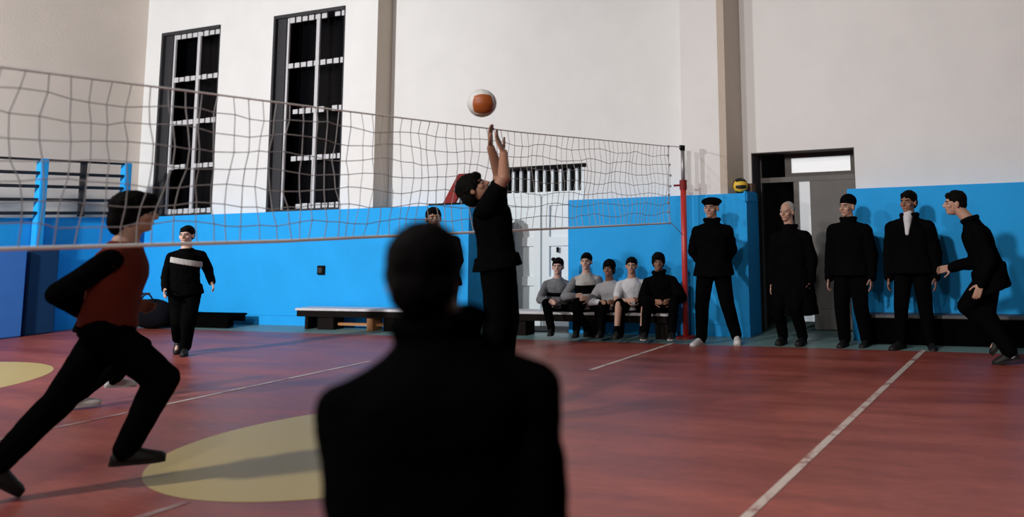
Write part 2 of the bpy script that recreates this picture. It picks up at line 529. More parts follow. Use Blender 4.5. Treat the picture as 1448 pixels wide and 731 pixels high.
bm = bmesh.new(); tube(bm, [(NX, 9.99, 2.5), (NX - .01, 9.98, 2.0), (NX, 10.0, 1.53), (NX + .01, 10.15, 1.45), (NX, 10.36, 1.36)], .005, 6)
for j in range(NR + 1):
    ell(bm, G[NC][j] + V((0, .01, 0)), (.018, .018, .018), seg=8, rg=6)
obj('side_cord', bm, M_STR, NET, smooth=True)

POST = empty('net_post', 'slim red metal net post with a bare steel top section, by the pilaster', 'post', (NX, 10.42, 0))
bm = bmesh.new(); tube(bm, [(NX, 10.42, 0.02), (NX, 10.42, 2.08)], .040, 16); obj('post_tube', bm, M_RED, POST, smooth=True)
bm = bmesh.new(); tube(bm, [(NX, 10.42, 2.0), (NX, 10.42, 2.53)], .027, 14); obj('extension_tube', bm, M_STEEL, POST, smooth=True)
bm = bmesh.new(); tube(bm, [(NX, 10.42, 2.49), (NX, 10.42, 2.56)], .032, 14); box(bm, NX - .02, NX + .02, 10.36, 10.42, 2.5, 2.56); obj('top_cap', bm, M_BLACK, POST)
bm = bmesh.new(); tube(bm, [(NX - .13, 10.40, 2.02), (NX + .02, 10.40, 2.02)], .014, 8); tube(bm, [(NX, 10.42, 1.96), (NX, 10.42, 2.09)], .05, 14); obj('clamp', bm, M_REDB, POST)
bm = bmesh.new(); tube(bm, [(NX, 10.42, 0), (NX, 10.42, .03)], .13, 20); obj('base_plate', bm, M_REDB, POST)

# ------------------------------------------------------------------ wall bars on the left
WB = empty('wall_bars', 'blue wooden climbing frame with dark horizontal bars against left wall', 'wall bars', (-15.8, 8.8, 0))
for yy in (5.6, 7.25, 8.9, 10.25):
    bm = bbox(-15.93, -15.78, yy - .055, yy + .055, 0, 2.86, .01); obj('upright', bm, M_BLUE, WB)
for k in range(5):
    z = 2.84 - k * .22
    bm = bmesh.new(); tube(bm, [(-15.83, 5.6, z), (-15.83, 10.25, z)], .028 if k else .02, 10); obj('bar', bm, M_GREY, WB, smooth=True)
for yy in (6.4, 8.1, 9.55):
    bm = bbox(-15.90, -15.86, yy - .05, yy + .05, 1.9, 2.84, .004); obj('brace', bm, M_GREY, WB)
# blue mat leaning on the left wall
MT = bmesh.new()
vs = box(MT, -15.76, -15.60, 6.3, 8.64, 0, 1.36)
bmesh.ops.bevel(MT, geom=MT.edges[:], offset=.02, segments=2, affect='EDGES')
tag(obj('gym_mat', MT, M_DBLUE), 'dull dark blue gym mat standing on edge at the far left', 'mat')
MT = bmesh.new(); box(MT, -15.77, -15.66, 8.70, 9.14, 0, 1.40); bmesh.ops.bevel(MT, geom=MT.edges[:], offset=.02, segments=2, affect='EDGES')
tag(obj('folded_mat', MT, mat('navy_mat', (.008, .045, .12), .8, .2, .1)), 'narrow navy folded mat upright next to the dull blue gym mat', 'mat')

# ------------------------------------------------------------------ benches
def bench(name, label, x0, x1, y0, y1, h, legs, topm, group=None, solid=False):
    B = empty(name, label, 'bench', ((x0 + x1) / 2, (y0 + y1) / 2, 0), group)
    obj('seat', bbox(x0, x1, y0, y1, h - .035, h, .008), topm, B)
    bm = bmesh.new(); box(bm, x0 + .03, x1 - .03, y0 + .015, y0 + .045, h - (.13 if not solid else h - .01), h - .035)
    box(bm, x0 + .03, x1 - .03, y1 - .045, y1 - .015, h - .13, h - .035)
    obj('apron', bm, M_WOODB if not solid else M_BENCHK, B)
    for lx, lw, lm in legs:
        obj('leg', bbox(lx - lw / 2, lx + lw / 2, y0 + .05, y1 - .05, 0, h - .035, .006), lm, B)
    return B


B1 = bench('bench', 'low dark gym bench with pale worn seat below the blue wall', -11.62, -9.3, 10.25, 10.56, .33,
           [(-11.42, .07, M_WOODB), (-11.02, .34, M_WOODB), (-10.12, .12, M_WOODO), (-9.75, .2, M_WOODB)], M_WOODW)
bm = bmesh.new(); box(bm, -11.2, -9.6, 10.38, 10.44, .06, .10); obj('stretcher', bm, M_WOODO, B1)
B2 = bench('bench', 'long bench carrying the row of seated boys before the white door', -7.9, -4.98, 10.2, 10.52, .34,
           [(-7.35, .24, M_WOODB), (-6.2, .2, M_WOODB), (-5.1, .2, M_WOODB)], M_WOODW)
B3 = bench('bench', 'long low black bench with closed front behind the men at the right', -2.42, 2.6, 10.32, 10.62, .35,
           [(-2.3, .1, M_BENCHK), (0, .1, M_BENCHK), (2.4, .1, M_BENCHK)], mat('dark_bench_top', (.10, .10, .11), .5, .4, .3, 3), solid=True)
B4 = bench('bench', 'black bench in the far left corner behind the running boys', -15.2, -12.9, 10.1, 10.45, .22,
           [(-14.9, .1, M_BENCHK), (-13.2, .1, M_BENCHK)], M_BENCHK, solid=True)

# socket box on the blue wall
SB = empty('wall_socket', 'small black square socket box on the bright blue wall', 'socket', (-11.5, D1, .9))
obj('housing', bbox(-11.58, -11.43, D1 - .035, D1 - .001, .83, .98, .008), M_BLACK, SB)
bm = bmesh.new(); tube(bm, [(-11.505, D1 - .045, .905), (-11.505, D1 - .034, .905)], .045, 16); obj('cover', bm, M_GREY, SB)

# red board leaning on the wall, standing on the casing
a = aty(627, 291, 10.85); b_ = aty(652, 291, 10.85)
RB = bmesh.new()
lean = .30
vs = []
for dx, dz in ((0, 0), (.24, 0), (.24 + .14, .50), (.14, .50)):
    for dy in (0, .05): vs.append(RB.verts.new((a.x + dx, 10.80 + dy + dz * .42, LEDGE + .002 + dz)))
for q in ((0, 2, 4, 6), (1, 7, 5, 3), (0, 1, 3, 2), (2, 3, 5, 4), (4, 5, 7, 6), (6, 7, 1, 0)): RB.faces.new([vs[i] for i in q])
bmesh.ops.recalc_face_normals(RB, faces=RB.faces[:])
bmesh.ops.bevel(RB, geom=RB.edges[:], offset=.008, segments=2, affect='EDGES')
tag(obj('red_board', RB, M_REDB), 'dark red board leaning on the wall above the blue ledge', 'board')
bm = bbox(-9.35, -8.62, 10.66, 10.74, LEDGE + .001, LEDGE + .03, .004)
tag(obj('ledge_batten', bm, M_WOODB), 'dark wooden batten lying on the blue ledge near the red board', 'batten')

# tan rolled mat in the white door recess
bm = bmesh.new()
pts = []
for k in range(9):
    z = .0 + 1.68 * k / 8; pts.append((V((-8.14, 10.88 + .04 * k / 8, z)), (.17 - .03 * (k == 8) + .008 * sin(k * 2), .13)))
ring_loft(bm, [[p + V((r[0] * cos(2 * pi * i / 20), r[1] * sin(2 * pi * i / 20), 0)) for i in range(20)] for p, r in pts])
bmesh.ops.bevel(bm, geom=[e for e in bm.edges if min(v.co.z for v in e.verts) > 1.6], offset=.05, segments=3, affect='EDGES')
tag(obj('rolled_mat', bm, mat('tan_canvas', (.30, .26, .19), .9, .1, .15, 8, .3, 20), smooth=True), 'tan rolled mat standing upright in front of the white door', 'mat')

# ------------------------------------------------------------------ balls
def ball(name, label, c, r, tilt, mats, pattern):
    """volleyball of 18 panels (6 groups of three) on a cube-sphere"""
    B = empty(name, label, 'ball', c)
    Rm = Matrix.Rotation(tilt[0], 3, 'X') @ Matrix.Rotation(tilt[1], 3, 'Y') @ Matrix.Rotation(tilt[2], 3, 'Z')
    bm = bmesh.new(); n = 18
    for ax in range(3):
        for s in (-1, 1):
            grid = {}
            for i in range(n + 1):
                for j in range(n + 1):
                    u, w = -1 + 2 * i / n, -1 + 2 * j / n
                    u2, w2 = math.tan(u * pi / 4), math.tan(w * pi / 4)
                    p = [0, 0, 0]; p[ax] = s; p[(ax + 1) % 3] = u2; p[(ax + 2) % 3] = w2
                    v = V(p).normalized()
                    seam = min([abs(u - q) for q in (-1, -1 / 3, 1 / 3, 1)] + [abs(abs(w) - 1)])
                    rr = r * (1 - .018 * max(0, 1 - seam / .07))
                    grid[i, j] = bm.verts.new(V(c) + Rm @ (v * rr))
            for i in range(n):
                for j in range(n):
                    f = bm.faces.new((grid[i, j], grid[i + 1, j], grid[i + 1, j + 1], grid[i, j + 1])); f.smooth = True
                    f.material_index = pattern(ax, s, i * 3 // n)
    bmesh.ops.remove_doubles(bm, verts=bm.verts[:], dist=1e-4)
    bmesh.ops.recalc_face_normals(bm, faces=bm.faces[:])
    obj('ball_shell', bm, None, B, mats=mats)
    bm = bmesh.new(); d = Rm @ V((0, 0, 1)); ell(bm, V(c) + d * r * .975, (.004, .004, .004), seg=8, rg=6); obj('valve', bm, M_BLACK, B)
    return B


MB_W = mat('ball_pale_grey', (.52, .53, .52), .5, .4, .05, 8)
MB_O = mat('ball_burnt_orange', (.27, .065, .012), .5, .4, .2, 14)
MB_Y = mat('ball_yellow', (.75, .50, .04), .5, .4, .08, 8)
MB_K = mat('ball_black', (.012, .012, .012), .5, .4, .1, 8)
bc = aty(681.5, 146, 5.3)
# orange face turned to the camera
ball('volleyball', 'white and orange volleyball in flight above the raised hands', bc, .108, (.18, .1, .75), [MB_W, MB_O, MB_Y],
     lambda ax, s, k: 1 if (ax == 1 and s == -1) else (2 if (ax == 0 and s == 1 and k == 1) else 0))
bc2 = V((-4.150, 10.80, LEDGE + .108))
ball('spare_ball', 'yellow and black ball resting on the blue ledge by the pilaster', bc2, .106, (.2, .1, .5), [MB_Y, MB_K],
     lambda ax, s, k: 1 if (k == 1 or (ax == 2)) else 0)
bx = bbox(-4.19, -4.03, 10.925, 11.08, LEDGE + .001, LEDGE + .14, .004)
tag(obj('cardboard_box', bx, mat('brown_card', (.26, .17, .12), .9, .1, .1, 10)), 'small brown cardboard box on the blue ledge behind the yellow and black ball', 'box')

# made-up black bag filling a dark patch beside the corner bench
bgp = aty(222, 455, 9.95)
BG = empty('filler_bag', 'made-up black bag filling a dark patch left of the boy with the chest stripe', 'bag', (bgp.x, 9.85, 0))
bm = bmesh.new(); rs = []
for k in range(9):
    t = k / 8; e = max(.35, sin(pi * (.08 + .84 * t)) ** .4)
    rs.append([V((bgp.x - .42 + .84 * t, 9.85 + .19 * e * cos(2 * pi * i / 18), .25 + .245 * e * sin(2 * pi * i / 18))) for i in range(18)])
ring_loft(bm, rs); obj('bag_body', bm, mat('black_bag_cloth', (.004, .004, .006), .9, .05), BG, smooth=True)
bm = bmesh.new(); tube(bm, [(bgp.x - .2 + .4 * k / 10, 9.76, .42 + .16 * sin(pi * k / 10)) for k in range(11)], .012, 6); obj('handle', bm, MATS['black_bag_cloth'], BG, smooth=True)

# ------------------------------------------------------------------ people
SKIN = mat('skin', (.42, .25, .185), .55, .35, .08, 12, sss=.08)
SKIN_D = mat('tanned_skin', (.26, .13, .085), .55, .35, .08, 12, sss=.06)
SKIN_L = mat('pale_skin', (.55, .36, .29), .55, .35, .08, 12, sss=.08)
HAIR = mat('black_hair', (.004, .0035, .0035), .8, .05, .3, 40)
HAIRG = mat('grey_hair', (.34, .32, .30), .7, .3, .25, 40)
EYEW = mat('eye_white', (.3, .28, .26), .4, .4, .02)
EYEK = mat('eye_dark', (.01, .008, .007), .3, .5, .1)
LIP = mat('lips', (.30, .12, .10), .5, .3, .1, 20)
BLK = mat('black_cloth', (.0030, .0030, .0034), .95, .0, .3, 8)
BLK2 = mat('black_trouser_cloth', (.0028, .0028, .0030), .95, .0, .3, 8)
NAVY = mat('dark_navy_cloth', (.010, .011, .016), .92, .1, .3, 8)
REDC = mat('rust_red_cloth', (.105, .016, .009), .9, .1, .25, 7)
WHT = mat('white_cloth', (.52, .53, .56), .9, .15, .08, 8)
GRYC = mat('grey_cloth', (.17, .175, .19), .9, .15, .3, 22)
GRYL = mat('light_grey_cloth', (.38, .37, .36), .9, .15, .2, 16)
SHOEK = mat('black_shoe_leather', (.007, .007, .007), .6, .3, .2, 10)
SHOEW = mat('white_shoe_leather', (.55, .54, .54), .6, .3, .15, 20)
SOLE = mat('pale_rubber_sole', (.40, .39, .38), .8, .2, .1, 10)
SOLEK = mat('dark_rubber_sole', (.015, .013, .012), .8, .2, .1, 10)


def ik(a, b, l1, l2, hint):
    d = b - a; L = d.length
    mx = (l1 + l2) * .995
    if L > mx: b = a + d * (mx / L); d = b - a; L = mx
    L = max(L, abs(l1 - l2) + .01)
    d = d.normalized()
    x = (L * L + l1 * l1 - l2 * l2) / (2 * L)
    hgt = math.sqrt(max(l1 * l1 - x * x, 0))
    hh = hint - d * hint.dot(d)
    if hh.length < 1e-4: hh = perp(d)[0]
    return a + d * x + hh.normalized() * hgt, b


def hand(bm, wr, d, n, side, s=1.0, curl=.35, spread=.10, rad=.0088):
    """palm + 4 fingers + thumb. d: hand direction, n: palm normal, side: unit vector towards the thumb"""
    d = d.normalized(); n = (n - d * n.dot(d)).normalized(); side = (side - d * side.dot(d) - n * side.dot(n)).normalized()
    pl = .088 * s
    for q in (-.027, -.009, .009, .027):
        cap_cone(bm, wr + d * .006 + side * q * .65 * s, wr + d * pl + side * q * s, .0155 * s, .0135 * s, 10, flat=n, fk=.85)
    for k, (q, ln) in enumerate(((.031, .070), (.0105, .079), (-.0105, .073), (-.031, .056))):
        p = wr + d * (pl + .002) + side * q * s
        dd = (d + side * q * spread * 60 * .06).normalized()
        c = curl * (1 + .12 * k)
        for seg, fr in enumerate((.44, .31, .25)):
            dd2 = (dd * cos(c * (seg + .35)) + n * sin(c * (seg + .35))).normalized()
            p2 = p + dd2 * ln * fr * s
            cap_cone(bm, p, p2, rad * s * (1 - .06 * seg), rad * s * (.94 - .07 * seg), 8)
            p = p2
    p = wr + d * .022 * s + side * .028 * s
    dd = (d * .62 + side * .72 + n * .25).normalized()
    for fr, r0 in ((.040, .0135), (.030, .0105), (.024, .0095)):
        p2 = p + dd * fr * s; cap_cone(bm, p, p2, r0 * s, r0 * .88 * s, 8); p = p2
        dd = (dd * .8 + d * .45 + n * .15).normalized()


def sect(c, sd, fr, w, d, n=22, sq=1.0):
    out = []
    for i in range(n):
        t = 2 * pi * i / n; cx, sy = cos(t), sin(t)
        out.append(c + sd * w * math.copysign(abs(cx) ** sq, cx) + fr * d * math.copysign(abs(sy) ** sq, sy))
    return out


def person(g, h, fac, label, top=BLK, topinf=.012, bottom=BLK2, botinf=.012, shoe=SHOEK, sole=SOLEK, skin=SKIN, hairm=HAIR,
           hairstyle='short', pelvis=None, neck=None, head=None, hfac=None, hpitch=0.0, hands=(None, None), feet=(None, None),
           eh=(None, None), kh=(None, None), toes=(None, None), sleeves='long', hem=.06, shorts=False, extras=(), hat=None,
           voxel=.009, build=1.0, sleeve_mat=None, shirt_neck=None, fk=(0, 0), hdir=(None, None), curl=.35, grp=None,
           shtilt=0.0, shdrop=.070, hs=1.10, ar=1.0, sockm=BLK, shfac=None):
    """g: ground point; every other point is (right, away, up) in metres in the frame of g that faces the camera.
    fac: heading in degrees, 0 = facing camera, 90 = facing to the right of the picture, 180 = away."""
    g = V(g); A = V((g.x, g.y, 0)).normalized(); I = V((A.y, -A.x, 0)); Z = V((0, 0, 1))
    W = lambda p: g + I * p[0] + A * p[1] + Z * p[2]
    VD = lambda p: I * p[0] + A * p[1] + Z * p[2]
    dirf = lambda deg: -A * cos(radians(deg)) + I * sin(radians(deg))
    s = h / 1.72
    F = dirf(fac); Rr = F.cross(Z)
    root = empty('person', label, 'person', g, grp)
    pel = W(pelvis) if pelvis else W((0, 0, .525 * h))
    nk = W(neck) if neck else pel + (Z + F * .03).normalized() * (.30 * h)
    hd = W(head) if head else nk + Z * .093 * h + F * .018
    hf = dirf(hfac if hfac is not None else fac)
    spine = (nk - pel)
    up = spine.normalized()
    Rp = (Rr - up * Rr.dot(up)).normalized(); Fp = up.cross(Rp).normalized()
    if Fp.dot(F) < 0 and abs(Fp.dot(F)) > 1e-6: Fp = -Fp
    if shfac is not None:
        f2 = dirf(shfac); Rs = f2.cross(Z); Rs = (Rs - up * Rs.dot(up)).normalized(); Fs = up.cross(Rs).normalized()
        if Fs.dot(f2) < 0: Fs = -Fs
    else: Rs, Fs = Rp, Fp
    bw = build
    sh = [nk - up * shdrop * h + Rs * sg * .102 * h * bw + Z * sg * shtilt for sg in (-1, 1)]      # 0 = left, 1 = right
    hip = [pel - up * .01 * h + Rp * sg * .052 * h for sg in (-1, 1)]
    UA, FA, TH, SN = .168 * h, .148 * h, .248 * h, .245 * h
    HDW = .10 * h
    arms, legs = [], []
    for k, sg in enumerate((-1, 1)):
        tgt = W(hands[k]) if hands[k] else sh[k] + Rs * sg * .035 * h - Z * .308 * h + F * .03
        hint = VD(eh[k]) if eh[k] else (-F + Rs * sg * .25)
        e, w_ = ik(sh[k], tgt, UA, FA, hint); arms.append((sh[k], e, w_))
        at = W(feet[k]) if feet[k] else W((0, 0, .045 * h)) + Rr * sg * .075 * h
        hint = VD(kh[k]) if kh[k] else F
        kn, an = ik(hip[k], at, TH, SN, hint); legs.append((hip[k], kn, an))
    # ---- body (one continuous skin)
    bm = bmesh.new()
    TS = [(-.16, .062, .055), (-.08, .088, .068), (.02, .094, .070), (.22, .084, .064), (.42, .084, .062), (.60, .092, .068), (.74, .092, .066), (.84, .074, .058), (.93, .048, .044), (1.04, .034, .036)]

    def torso_rings(bm, t0, t1, inf, extra=None, wmul=1.0, n=26):
        rs = []
        for q in range(13):
            t = t0 + (t1 - t0) * q / 12
            for (ta, wa, da), (tb, wb, db) in zip(TS, TS[1:]):
                if t <= tb or tb == TS[-1][0]:
                    u = min(1, max(0, (t - ta) / (tb - ta))); u = u * u * (3 - 2 * u)
                    w, d = wa + (wb - wa) * u, da + (db - da) * u; break
            mixk = min(1, max(0, t)); R_ = (Rp * (1 - mixk) + Rs * mixk).normalized(); F_ = (Fp * (1 - mixk) + Fs * mixk).normalized()
            c = pel + spine * t
            iq = inf * (1 - .55 * min(1, max(0, (t - .7) / .25)))
            rs.append(sect(c, R_, F_, w * h * bw * wmul + iq, d * h + iq, n, .9))
        ring_loft(bm, rs)
    torso_rings(bm, -.16, 1.04, 0)
    cap_cone(bm, nk - up * .02, hd - Z * .01, .037 * h, .034 * h)
    for k in (0, 1):
        a, e, w_ = arms[k]
        cap_cone(bm, a, e, .030 * h * ar, .024 * h * ar); cap_cone(bm, e, w_, .025 * h * ar, .0158 * h * ar)
        cap_cone(bm, nk - up * .030 * h, a, .030 * h, .029 * h); cap_cone(bm, nk - up * .09 * h, a, .036 * h, .029 * h)
        hp, kn, an = legs[k]
        cap_cone(bm, hp, kn, .050 * h, .033 * h); cap_cone(bm, kn, an, .033 * h, .022 * h)
        cap_cone(bm, kn + (an - kn) * .12 - F * .012, kn + (an - kn) * .5 - F * .01, .030 * h, .026 * h)
        hd_ = VD(hdir[k]).normalized() if hdir[k] else (w_ - e).normalized()
        sg = (-1, 1)[k]
        pn = (-Rs * sg) if not hdir[k] else Fs
        thumb = Fs if not hdir[k] else -Rs * sg
        hand(bm, w_, hd_, pn, thumb, s * .98 * ar, curl=curl)
    # feet inside shoes
    fd = []
    for k in (0, 1):
        an = legs[k][2]; td = VD(toes[k]).normalized() if toes[k] else F
        cap_cone(bm, an - Z * .01, an + td * .12 * s - Z * .028 * s, .030 * s, .026 * s); fd.append(td)
    # head
    hz = (Z + hf * math.tan(radians(-hpitch)) * 1.0).normalized()    # hpitch>0 looks up
    hfv = (hf - hz * hf.dot(hz)).normalized(); hr = hfv.cross(hz).normalized(); ax = (hr, hfv, hz)
    q = s * hs * (1.0 if h > 1.5 else 1.04)
    HP = lambda r, f, u: hd + hr * r * q + hfv * f * q + hz * u * q
    ell(bm, HP(0, -.012, .030), (.073 * q, .092 * q, .084 * q), ax)
    ell(bm, HP(0, .022, -.030), (.056 * q, .066 * q, .076 * q), ax)
    ell(bm, HP(0, .052, -.076), (.030 * q, .030 * q, .026 * q), ax)
    ell(bm, HP(0, .064, .026), (.050 * q, .020 * q, .014 * q), ax)
    cap_cone(bm, HP(0, .080, .016), HP(0, .100, -.020), .010 * q, .0145 * q, 10)
    ell(bm, HP(0, .088, -.024), (.020 * q, .014 * q, .011 * q), ax)
    for sg in (-1, 1):
        ell(bm, HP(sg * .040, .055, -.020), (.022 * q, .022 * q, .022 * q), ax)
        ell(bm, HP(sg * .076, -.008, -.008), (.010 * q, .022 * q, .033 * q), ax)
    cap_cone(bm, HP(-.018, .078, -.054), HP(.018, .078, -.054), .009 * q, .009 * q, 8)
    fuse('body', bm, skin, root, voxel * .78, 2)
    for sg in (-1, 1):
        bm = bmesh.new(); ell(bm, HP(sg * .030, .0755, .004), (.0135 * q, .009 * q, .0075 * q), ax, 10, 8)
        n0 = len(bm.faces); ell(bm, HP(sg * .030, .0800, .004), (.0065 * q, .0065 * q, .0065 * q), ax, 8, 6)
        for f in list(bm.faces)[n0:]: f.material_index = 1
        obj('eye', bm, None, root, smooth=True, mats=[EYEW, EYEK])
        bm = bmesh.new(); cap_cone(bm, HP(sg * .016, .083, .022), HP(sg * .046, .074, .024), .0045 * q, .0035 * q, 8); obj('eyebrow', bm, hairm if hairm is HAIRG else HAIR, root, smooth=True)
    bm = bmesh.new(); cap_cone(bm, HP(-.020, .0845, -.053), HP(.020, .0845, -.053), .0055 * q, .0055 * q, 8); obj('mouth', bm, LIP, root, smooth=True)
    # hair
    if hairstyle:
        bm = bmesh.new()
        if hairstyle == 'short':
            ell(bm, HP(0, -.020, .046), (.081 * q, .098 * q, .082 * q), ax); ell(bm, HP(0, -.055, .0), (.070 * q, .060 * q, .068 * q), ax)
            ell(bm, HP(0, .050, .076), (.058 * q, .036 * q, .030 * q), ax)
            for sg in (-1, 1): ell(bm, HP(sg * .066, -.005, .028), (.016 * q, .030 * q, .036 * q), ax)
        elif hairstyle == 'full':
            ell(bm, HP(0, -.022, .046), (.090 * q, .108 * q, .092 * q), ax); ell(bm, HP(0, -.065, -.02), (.076 * q, .060 * q, .078 * q), ax)
            ell(bm, HP(0, .055, .072), (.066 * q, .042 * q, .038 * q), ax)
            for sg in (-1, 1): ell(bm, HP(sg * .070, -.01, .016), (.020 * q, .036 * q, .050 * q), ax)
        elif hairstyle == 'mop':
            ell(bm, HP(0, -.022, .046), (.096 * q, .114 * q, .094 * q), ax); ell(bm, HP(0, -.072, -.03), (.080 * q, .064 * q, .095 * q), ax)
            ell(bm, HP(0, .052, .082), (.066 * q, .052 * q, .040 * q), ax)
            for sg in (-1, 1): ell(bm, HP(sg * .072, -.016, -.005), (.022 * q, .044 * q, .060 * q), ax)
        elif hairstyle == 'grey':
            ell(bm, HP(0, -.026, .044), (.078 * q, .094 * q, .076 * q), ax)
            for sg in (-1, 1): ell(bm, HP(sg * .068, -.008, .022), (.014 * q, .028 * q, .034 * q), ax)
        elif hairstyle == 'thin':
            ell(bm, HP(0, -.035, .030), (.078 * q, .080 * q, .070 * q), ax)
            for sg in (-1, 1): ell(bm, HP(sg * .068, -.010, .012), (.012 * q, .028 * q, .030 * q), ax)
        fuse('hair', bm, hairm, root, voxel * .8, 2, .012 * q, CLH)
    if hat:
        bm = bmesh.new()
        if hat == 'beret':
            ell(bm, HP(0, -.012, .072), (.112 * q, .122 * q, .048 * q), ax); ell(bm, HP(0, -.016, .042), (.083 * q, .100 * q, .042 * q), ax)
            cap_cone(bm, HP(-.035, .100, .052), HP(.035, .100, .052), .018 * q, .018 * q, flat=hz, fk=.45)
        elif hat == 'beanie':
            ell(bm, HP(0, -.020, .062), (.084 * q, .100 * q, .080 * q), ax); ell(bm, HP(0, -.018, .046), (.086 * q, .101 * q, .030 * q), ax)
        elif hat == 'hood':
            ell(bm, HP(0, -.03, .03), (.11 * q, .12 * q, .12 * q), ax)
        fuse('hat', bm, BLK, root, voxel * .9, 2, .005, CL)
    # ---- trousers
    bm = bmesh.new()
    torso_rings(bm, -.17, .12, min(botinf, topinf + .002))
    for k in (0, 1):
        hp, kn, an = legs[k]
        if shorts:
            cap_cone(bm, hp, kn - (kn - hp) * .08, .055 * h + botinf, .043 * h + botinf)
        else:
            an2 = an + (kn - an) * .07
            cap_cone(bm, hp, kn, .053 * h + botinf, .037 * h + botinf); cap_cone(bm, kn, an2, .037 * h + botinf, .026 * h + botinf)
            cap_cone(bm, kn + (an - kn) * .1 - F * .01, kn + (an - kn) * .45 - F * .01, .034 * h + botinf, .030 * h + botinf)
    fuse('shorts' if shorts else 'trousers', bm, bottom, root, voxel, 3, .010)
    # ---- top
    tmats = 'jacket' if topinf > .02 else 'shirt'
    bm = bmesh.new()
    torso_rings(bm, 0.0, .985, topinf + .008)
    if hem > 0:
        rs = []
        nq = 8
        dn = (-Z * .75 - up * .25).normalized()
        for qn in range(nq + 1):
            u = qn / nq
            c = pel + up * .03 * h + dn * (hem + .03 * h) * u
            rs.append(sect(c, Rp, Fp, (.096 + (.012 + .06 * hem) * u) * h * bw + topinf + .014, (.076 + .016 * u) * h + topinf + .014, 26, .9))
        ring_loft(bm, rs)
    slm = sleeve_mat
    bms = bmesh.new() if slm else bm
    for k in (0, 1):
        a, e, w_ = arms[k]
        cap_cone(bm, nk - up * .035 * h, a, .034 * h + topinf * .4, .031 * h + topinf * .7); cap_cone(bm, nk - up * .10 * h, a, .040 * h + topinf * .5, .032 * h + topinf * .7)
        if sleeves == 'long':
            cap_cone(bms, a, e, .033 * h + topinf * .7, .029 * h + topinf); cap_cone(bms, e, w_ + (e - w_) * .04, .027 * h + topinf, .019 * h + topinf * .7)
        elif sleeves == 'rolled':
            cap_cone(bms, a, e, .033 * h + topinf * .7, .029 * h + topinf); cap_cone(bms, e, e + (w_ - e) * .25, .027 * h + topinf, .025 * h + topinf * .7)
        else:
            cap_cone(bms, a, a + (e - a) * .62, .034 * h + topinf, .032 * h + topinf)
    if tmats == 'jacket':
        for i in range(10):       # raised collar
            t = 2 * pi * i / 10; p = nk + up * .015 * h + Rs * cos(t) * .050 * h + Fs * sin(t) * .044 * h; t2 = t + 2 * pi / 10
            p2 = nk + up * .015 * h + Rs * cos(t2) * .050 * h + Fs * sin(t2) * .044 * h
            cap_cone(bm, p, p2, .016 * h, .016 * h, 8)
    fuse(tmats, bm, top, root, voxel, 3, .012 + topinf * .35)
    if slm: fuse('sleeves', bms, slm, root, voxel, 3, .012)
    if shirt_neck:
        bm = bmesh.new()
        cap_cone(bm, nk + Fs * .062 * h - up * .02 * h, nk + Fs * (.074 * h + topinf) - up * .10 * h, .026 * h, .012 * h, flat=Fs, fk=.7)
        cap_cone(bm, nk + Fs * .030 * h + up * .018 * h, nk + Fs * .060 * h - up * .02 * h, .033 * h, .026 * h)
        fuse('scarf', bm, shirt_neck, root, voxel * .8, 2, .006)
    for ex in extras:
        if ex[0] == 'band':     # chest band in another cloth: t0, t1, material, slant
            bm = bmesh.new()
            _, t0, t1, m2, sl = ex
            nn = 26; rs = []
            for qn in range(4):
                t = t0 + (t1 - t0) * qn / 3
                for (ta, wa, da), (tb, wb, db) in zip(TS, TS[1:]):
                    if t <= tb:
                        u = (t - ta) / (tb - ta); u = u * u * (3 - 2 * u); w, d = wa + (wb - wa) * u, da + (db - da) * u; break
                ring = sect(pel + spine * t, Rs, Fs, w * h * bw + topinf + .018, d * h + topinf + .018, nn, .9)
                rs.append([p + up * sl * (p - pel).dot(Rs) for p in ring])
            ring_loft(bm, rs); fuse('chest_band', bm, m2, root, voxel, 1)
    # ---- shoes
    for k in (0, 1):
        an = legs[k][2]; td = fd[k]
        u = (Z - td * Z.dot(td)).normalized(); sd = td.cross(u)
        Ls = .272 * s
        base = an - u * .066 * s - td * .062 * s
        prof = [(0, .018, .040), (.04, .030, .058), (.14, .036, .084), (.28, .038, .094), (.42, .041, .086), (.58, .045, .068), (.76, .047, .054), (.90, .038, .044), (.985, .020, .028)]
        bm = bmesh.new(); rs = []
        for t, w, hh in prof:
            c = base + td * Ls * t; ring = []
            for i in range(16):
                an_ = pi * i / 15; ring.append(c + sd * w * s * cos(an_) + u * (.012 * s + hh * s * sin(an_) ** .75))
            rs.append(ring)
        ring_loft(bm, rs); bmesh.ops.recalc_face_normals(bm, faces=bm.faces[:])
        so = obj('shoe', bm, shoe, root, smooth=True)
        bm = bmesh.new()
        a_, b_2 = [], []
        outl = [(base + td * Ls * (t + (-.01 if t == 0 else 0)), (w + .003) * s) for t, w, hh in prof]
        pts = [c + sd * w for c, w in outl] + [c - sd * w for c, w in outl[::-1]]
        lo = [bm.verts.new(p) for p in pts]; hi_ = [bm.verts.new(p + u * .020 * s) for p in pts]; n = len(pts)
        bm.faces.new(lo[::-1]); bm.faces.new(hi_)
        for i in range(n): bm.faces.new((lo[i], lo[(i + 1) % n], hi_[(i + 1) % n], hi_[i]))
        bmesh.ops.recalc_face_normals(bm, faces=bm.faces[:])
        obj('sole', bm, sole, so)
        if sockm and not shorts or (sockm and shorts):
            bm = bmesh.new(); cap_cone(bm, an - u * .01, an + (legs[k][1] - an).normalized() * .07, .0285 * h, .0275 * h); cap_cone(bm, an - u * .012, an + td * .09 * s - u * .022 * s, .030 * s, .030 * s); obj('sock', bm, sockm, root, smooth=True)
    return root


